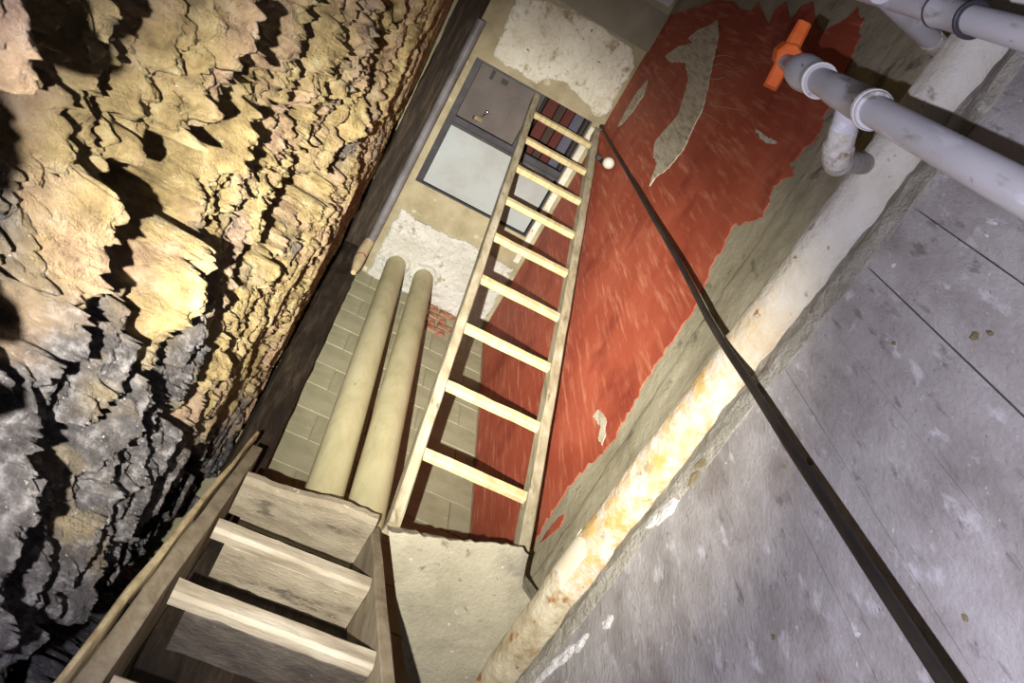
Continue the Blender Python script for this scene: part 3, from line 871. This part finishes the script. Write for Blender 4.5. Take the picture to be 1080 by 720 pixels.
mesh('bare_sleeve', np.vstack([Vw, Vi]), Fw, 'pvc', dr, smooth=True, label='bare white plastic where the crust is missing')

# mortar bedding under the pipe
ny_, na = 240, 12
Yg2 = np.linspace(-0.95, 1.60, ny_)
prof = [(XC - .002, ZCT - .045), (XC - .007, ZCT - .018), (XC - .004, ZCT + .002), (XC + .006, ZCT + .022), (XC + .014, ZCT + .045), (XC + .024, ZCT + .064), (XC + .045, ZCT + .085), (XR, ZCT + .095), (XR, ZCT - .045)]
Vm = []; Fm = []; k = len(prof)
for i, y in enumerate(Yg2):
    for j, (x, z) in enumerate(prof):
        a_ = 0.006 if 0 < j < 6 else 0.002
        nx = fbm(np.array([y * 14.0 + j * .6]), np.array([j * .5]), 4, 400)[0] * a_ * 1.6
        nz_ = fbm(np.array([y * 9.0]), np.array([j * .7]), 4, 420)[0] * (0.014 if 1 < j < 7 else .012 if j < 2 else 0)
        Vm.append((min(x + nx, XR), y, z + nz_))
for i in range(ny_ - 1):
    for j in range(k):
        Fm.append((i * k + j, i * k + (j + 1) % k, (i + 1) * k + (j + 1) % k, (i + 1) * k + j))
mesh('mortar_bed', Vm, Fm, 'mortar', wall_low, label='rough mortar bedding under the drain pipe')


def blob(c, s, amp, seed, n=3):
    bm = bmesh.new(); bmesh.ops.create_icosphere(bm, subdivisions=n, radius=1.0)
    P = np.array([v.co[:] for v in bm.verts]); Fb = [tuple(v.index for v in f.verts) for f in bm.faces]; bm.free()
    q = 1 + amp * fbm(P[:, 0] * 2 + P[:, 2] * 1.3, P[:, 1] * 2 - P[:, 2], 3, seed)
    return (P * q[:, None] * np.array(s) + np.array(c)).tolist(), Fb


c = on(738, 497, 0, XC + .004)
V, F = blob((c[0] + .004, c[1], c[2]), (0.014, 0.050, 0.022), 0.35, 500)
mesh('embedded_stone', V, F, 'stone', wall_low, label='brown pebble set in the mortar')
for i, (px, py, sy, sz) in enumerate([(704, 536, .040, .014), (690, 548, .03, .012), (641, 655, .018, .014), (612, 678, .022, .010), (598, 688, .030, .010), (583, 702, .034, .010), (570, 716, .034, .011)]):
    c = on(px, py, 0, XC - .004)
    V, F = blob((c[0] + .003, c[1], c[2]), (0.008, sy, sz), 0.6, 520 + i)
    mesh('salt_crust', V, F, 'crust', wall_low)


for i, (px, py, sy, sz, mk) in enumerate([(902, 664, .004, .014, 'crust'), (1046, 234, .005, .016, 'crust'), (1040, 248, .003, .008, 'crust'), (943, 280, .004, .005, 'crust'), (1028, 354, .006, .008, 'stone'), (1044, 351, .003, .006, 'stone'),
                                         (854, 486, .005, .009, 'stone'), (827, 492, .003, .005, 'stone'), (1018, 651, .003, .005, 'stone'), (943, 362, .003, .005, 'stone'), (816, 672, .003, .005, 'stone'), (724, 655, .002, .020, 'stone')]):
    c = on(px, py, 0, XC)
    V, F = blob((c[0], c[1], c[2]), (0.0035, sy, sz), 0.5, 560 + i, 2)
    mesh('wall_fleck', V, F, mk, wall_low)
for i, ln in enumerate([[(748, 70), (760, 67), (772, 72), (786, 70), (794, 76)], [(747, 82), (756, 84), (768, 80), (780, 84)], [(746, 94), (757, 100), (770, 98)], [(742, 106), (754, 112), (766, 113), (778, 116)], [(738, 117), (752, 124), (762, 132)], [(750, 60), (764, 58), (776, 61)]]):
    V, F = tube([on(x, y, 0, XR - .0028) for x, y in ln], [0.0012, 0.0010] + [0.0008] * (len(ln) - 2), 6)
    mesh('paint_run', V, F, 'plaster_grey', wall_right)
c = on(663, 468, 0, XR - .004)
V, F = tube([on(662, 461, 0, XR - .004), on(666, 476, 0, XR - .004)], 0.004, 8)
mesh('rusty_nail', V, F, 'brick', wall_right)


def ring(par, c, ax, r0, r1, h, mat, name='collar'):
    V, F = lathe(np.array(c) - np.array(ax) * h / 2, ax, [(0, r0), (h * .12, r1), (h * .88, r1), (h, r0)])
    return mesh(name, V, F, mat, par, smooth=False)


UPZ = np.array([0, 0, 1.0])
# riser pipe with tee and orange valve
vx, vy = 0.520, -0.037
P1 = np.array([vx, vy, FL]); tip = np.array([vx, vy - .016, 1.32])
wp = thing('water_riser', (vx, vy + .004, FL), 'grey plastic water riser ending in a tee and orange-handled valve', 'pipe', 'grey plastic risers by the right wall')
ax = np.array([0, -0.012, 1.0]); ax /= np.linalg.norm(ax)
at1 = lambda z: np.array([vx, vy + .0 - 0.012 * (z - 1.1), z])
V, F = tube([at1(FL), at1(0.2), at1(1.10)], 0.0205, 28)
mesh('pipe_body', V, F, 'pipe', wp, smooth=True)
V, F = lathe(at1(1.085), ax, [(0, 0.0205), (0.0, .0245), (0.004, 0.0262), (.012, .0262), (0.016, 0.0240), (0.085, 0.0240), (0.14, 0.0236), (0.155, .0225)])
tee = mesh('tee', V, F, 'pipe', wp, smooth=True)
ring(tee, at1(1.094), ax, 0.0255, 0.0272, 0.010, 'cap', 'collar')
brd = np.array([0.060, 0.105, 0.035]); brd /= np.linalg.norm(brd)
bs = at1(1.165)
V, F = tube([bs, bs + brd * 0.075], 0.0185, 24)
mesh('branch_socket', V, F, 'pipe', tee, smooth=True)
e0 = bs + brd * 0.045
e1 = bs + brd * 0.092
e2 = e1 + np.array([0.018, 0.004, 0.018]); e3 = e2 + np.array([0.040, -0.004, 0.065]); e4 = np.array([0.735, e3[1] - .01, 1.43])
V, F = tube([e0, e0 + (e1 - e0) * .5, e1, e1 + (e2 - e1) * .6 + brd * .004, e2, e3, e4], [0.0195, .0200, .0205, .0205, .020, .0185, .018], 24, True, 0.012)
br = mesh('branch_pipe', V, F, 'taped', wp, smooth=True, label='white tape-wrapped stained branch')
ring(br, bs + brd * 0.078, brd, 0.0205, 0.0225, 0.012, 'taped', 'collar')
V, F = lathe(at1(1.23), ax, [(0, 0.0205), (0.085, 0.0205)])
mesh('short_nipple', V, F, 'pipe', wp, smooth=True)
V, F = lathe(at1(1.300), ax, [(0, .021), (0.0, 0.0255), (0.006, 0.0265), (0.014, 0.0262), (0.02, .0238), (0.034, 0.0250), (0.05, 0.0285), (0.075, 0.0300), (0.098, 0.0275), (0.120, 0.022), (0.140, 0.0150), (0.185, 0.0140)])
vb = mesh('valve_body', V, F, 'pipe', wp, smooth=True)
ring(vb, at1(1.305), ax, 0.0262, 0.0278, 0.008, 'cap', 'collar')
hub = at1(1.496); hub[1] = -0.052
hd = np.array([0.0, 1.0, -0.30]); hd /= np.linalg.norm(hd)
V, F = join(bar(hub - hd * 0.060, hub - hd * .010, (1, 0, -.3), 0.024, 0.022, 4, 0, 0.2, 5, 1.15), bar(hub + hd * .010, hub + hd * 0.060, (1, 0, -.3), 0.027, 0.022, 4, 0, 0.2, 6, 0.9),
            lathe(hub - ax * .016, ax, [(0, 0.020), (0.004, 0.0235), (0.028, 0.0235), (0.032, 0.020)], 8))
hnd = mesh('handle', V, F, 'orange', wp, label='orange plastic butterfly handle')
V, F = lathe(hub + ax * .015, ax, [(0, 0.0165), (0.014, 0.0165), (0.020, 0.012)], 20)
mesh('screw_cap', V, F, 'cap', hnd, smooth=False)

# second riser further back with a slanting branch
at2 = lambda z: np.array([0.520, -0.170 - 0.030 * (z - 1.0), z])
ax2 = np.array([0, -0.030, 1.0]); ax2 /= np.linalg.norm(ax2)
wp2 = thing('water_riser', (0.52, at2(FL)[1], FL), 'grey plastic water riser with a plain coupling at the upper right corner', 'pipe', 'grey plastic risers by the right wall')
V, F = tube([at2(FL), at2(0.3), at2(1.45)], 0.0165, 28)
mesh('pipe_body', V, F, 'pipe', wp2, smooth=True)
V, F = lathe(at2(1.018), ax2, [(0, .017), (0.0, 0.0205), (0.006, 0.0215), (0.012, .0195), (0.078, 0.0195), (0.084, 0.0210), (0.090, .0200), (0.09, .017)])
cp = mesh('coupling', V, F, 'pipe', wp2, smooth=True)
ring(cp, at2(1.020), ax2, 0.0205, 0.0222, 0.006, 'steel', 'collar')
ring(cp, at2(1.106), ax2, 0.0205, 0.0218, 0.005, 'steel', 'collar')
b0 = np.array([0.520, -0.176, 1.262]); b1 = np.array([0.745, -0.186, 1.478])
V, F = tube([b0 + (b1 - b0) * f for f in np.linspace(-.12, 1, 8)], 0.0175, 24, True, 0.02)
bb = mesh('branch_pipe', V, F, 'pipe', wp2, smooth=True)
d_ = (b1 - b0) / np.linalg.norm(b1 - b0)
V, F = tube([b0 + (b1 - b0) * .72, b0 + (b1 - b0) * 1.0], [0.0182, .019], 24, True, 0.04)
mesh('stained_end', V, F, 'taped', bb, smooth=True, label='stained end socket entering the drain')

# ================================================================== CABLE
A = on(634, 133, 0, XR - .012); A[2] = min(A[2], 4.09)
Bp = on(1140, 930, 0, 0.645)                  # hangs free of the walls in one slack run
pts = [A]
for (x, y) in [(640, 145), (655, 171), (672, 200), (687, 227), (702, 252), (717, 278), (732, 306), (747, 336), (766, 367), (791, 404), (815, 442), (840, 482), (870, 527), (905, 581), (950, 650), (996, 720), (1060, 815)]:
    d = ray(x, y); u = (Bp - A)
    k = np.linalg.lstsq(np.stack([d, -u], 1), A, rcond=None)[0]
    pts.append(d * k[0])
pts.append(Bp)
# smooth
P = np.array(pts)
tt_ = np.linspace(0, len(P) - 1, 120)
Q = np.stack([np.interp(tt_, np.arange(len(P)), P[:, i]) for i in range(3)], 1)
for _ in range(6):
    Q[1:-1] = (Q[:-2] + 2 * Q[1:-1] + Q[2:]) / 4
cab = thing('cable', Q[-1], 'black cable slung from the ceiling corner down over the drain pipe', 'cable')
V, F = tube(Q, [0.0052 + 0.0022 * min(1, i / 60) for i in range(len(Q))], 12)
mesh('sheath', V, F, 'rubber', cab, smooth=True)
V, F = tube([Q[0] + np.array([0, 0, -.01]), Q[0] + np.array([0.008, 0.0, .004])], 0.012, 12)
mesh('staple', V, F, 'black', cab)

# ================================================================== BULB
bc = on(642, 172, 0, XR - .05)
blb = thing('light_bulb', (XR - .003, bc[1] - .0, bc[2]), 'small round white light bulb in a black holder on the red wall', 'light bulb')
sk = on(631, 166, 0, XR - .03)
axb = np.array(bc) - sk; axb /= np.linalg.norm(axb)
V, F = lathe(sk - axb * .012, axb, [(0, .010), (0.004, .014), (0.022, .015), (0.03, .012)], 16)
so = mesh('holder', V, F, 'black', blb)
V, F = tube([sk, (XR - .004, sk[1] + .01, sk[2] + .012)], [0.008, .012], 10)
mesh('bracket', V, F, 'black', so)
V, F = blob(bc, (0.025, 0.025, 0.025), 0.0, 1)
mesh('bulb', V, F, 'bulb', blb, smooth=True)

# ================================================================== LEFT POST, CEILING JOIST, CONDUIT
V, F = bar((-0.008, 1.745, 1.565), (0.0, 1.752, ZC - .105), (1, 0, 0), 0.115, 0.15, 40, 0.004, 0.12, 101)
mesh('timber_post', [(p[0], min(p[1], YB - .002), max(p[2], 1.5625)) for p in V], F, 'dark_wood', label='dark rough timber post standing in the corner against the rock', cat='post')
V, F = bar((0.0, 0.02, 4.045), (0.0, 1.83, 4.045), (1, 0, 0), 0.125, 0.10, 40, 0.004, 0.12, 102)
mesh('timber_joist', [(p[0], p[1], min(p[2], ZC - .002)) for p in V], F, 'dark_wood', label='dark rough timber joist under the ceiling beside the hatch', cat='joist')
cd = thing('conduit', (0.07, 1.74, 3.6), 'thin grey conduit along the dark joist with a cream and red end', 'conduit')
c0 = np.array([0.070, 0.40, 3.968]); c1 = np.array([0.062, 1.58, 3.965])
V, F = tube([c0, (c0 + c1) / 2, c1, (0.056, 1.63, 3.95)], 0.021, 20)
mesh('conduit_tube', V, F, 'conduit', cd, smooth=True)
V, F = tube([(0.056, 1.615, 3.955), (0.050, 1.635, 3.86), (0.048, 1.640, 3.74), (0.050, 1.642, 3.66), (0.048, 1.645, 3.60)], [0.025, 0.028, 0.027, 0.020, 0.012], 18, True, 0.03)
mesh('taped_end', V, F, 'peg', cd, smooth=True, label='cream and red wrapped end')

# ================================================================== HATCH
fr = thing('door_1', ((HX0 + HX1) / 2, (HY0 + HY1) / 2, ZC), 'steel ceiling hatch with a padlocked brown leaf and a pale board', None)
fr['kind'] = 'structure'
t_ = 0.034
zf0, zf1 = ZC + .004, ZC + .055
V, F = join(box(HX0 + .001, HX0 + t_, HY0 + .001, HY1 - .001, zf0, zf1), box(HX1 - .010, HX1 - .001, HY0 + .001, HY1 - .001, zf0, zf1),
            box(HX0 + t_, HX1 - .010, HY1 - .008, HY1 - .001, zf0, zf1), box(HX0 + t_, 0.478, HY0 + .001, HY0 + .012, zf0, zf1))
mesh('frame', V, F, 'steel', fr)
V, F = join(box(HX0 + t_, HX1 - .010, 0.868, 0.885, zf0, zf1 - .01), box(HX0 + t_, HX1 - .01, 0.885, 0.902, zf0 + .014, zf1 - .01), box(HX0 + t_, HX1 - .010, 0.902, 0.918, zf0 + .004, zf1 - .01))
mesh('crossbar', V, F, 'steel', fr)
V, F = box(HX0 + t_ + .003, HX1 - .016, 0.921, HY1 - .012, ZC + .022, ZC + .036)
mesh('pale_panel', V, F, 'pale', fr, label='pale bluish board closing the far half')
V, F = box(HX0 + t_ + .003, 0.478, HY0 + .014, 0.865, ZC + .024, ZC + .034)
mesh('leaf', V, F, 'leaf', fr, label='brown-grey padlocked steel leaf')
V, F = box(0.480, 0.508, HY0 + .001, 0.866, zf0, zf1)
mesh('jamb_bar', V, F, 'steel', fr)
V, F = box(0.225, 0.243, HY0 + .018, HY0 + .062, ZC + .014, ZC + .0235)
mesh('hasp', V, F, 'black', fr)
V, F = box(0.285, 0.318, HY0 + .03, HY0 + .055, ZC + .016, ZC + .0235)
mesh('hasp', V, F, 'black', fr)
pk = thing('padlock', (0.275, 0.815, ZC - .03), 'small tarnished padlock hanging under the hatch leaf', 'padlock')
V, F = bar((0.268, 0.822, ZC - .030), (0.262, 0.832, ZC + .012), (1, 0, 0), 0.044, 0.020, 4, 0.0006, 0.2, 3)
mesh('lock_body', V, F, 'brass', pk)
arc = [(0.282 + 0.014 * math.cos(a), 0.810 - .012 * math.sin(a) * .4, ZC + .010 + 0.022 * math.sin(a) * .6) for a in np.linspace(0, math.pi, 9)]
V, F = tube([(0.274, 0.822, ZC - .002)] + [(0.284, 0.800, ZC + .004), (0.292, 0.785, ZC + .012), (0.296, 0.775, ZC + .023)], 0.0045, 12)
mesh('shackle', V, F, 'chrome', pk, smooth=True)
V, F = blob((0.292, 0.779, ZC + .006), (0.010, 0.010, 0.008), 0.0, 3)
mesh('hinge_pin', V, F, 'chrome', pk, smooth=True)

# boards stacked on the floor above, seen through the open quarter of the hatch
bx0 = 0.46
for i, (mk, wd, lab) in enumerate([('pl_grey', .05, 'grey board on the floor above, beside the hatch bar'), ('pl_dark', .035, 'narrow dark board above the hatch, next to the grey board'),
                                   ('pl_red', .062, 'widest dull red board above the open hatch'), ('pl_brown', .045, 'brown board between the two red boards above the hatch'),
                                   ('pl_red', .050, 'narrower red board next to the bluish board above the hatch'), ('pl_blue', .055, 'bluish grey board above the hatch'), ('pl_dark', .09, 'dark board above the hatch nearest the red wall')]):
    V, F = bar((bx0 + wd / 2, 0.45, ZC + t + .0125), (bx0 + wd / 2, 1.3, ZC + t + .0125), (1, 0, 0), wd - .004, 0.022, 6, 0.0006, 0.1, 300 + i)
    mesh('board', V, F, mk, label=lab, cat='board', group='boards on the floor above')
    bx0 += wd
V, F = box(-0.5, 1.2, -0.3, 2.0, ZC + .42, ZC + .5)
mesh('wall_upper_soffit', V, F, 'pl_dark', kind='structure', label='dark underside of the floor above the hatch')
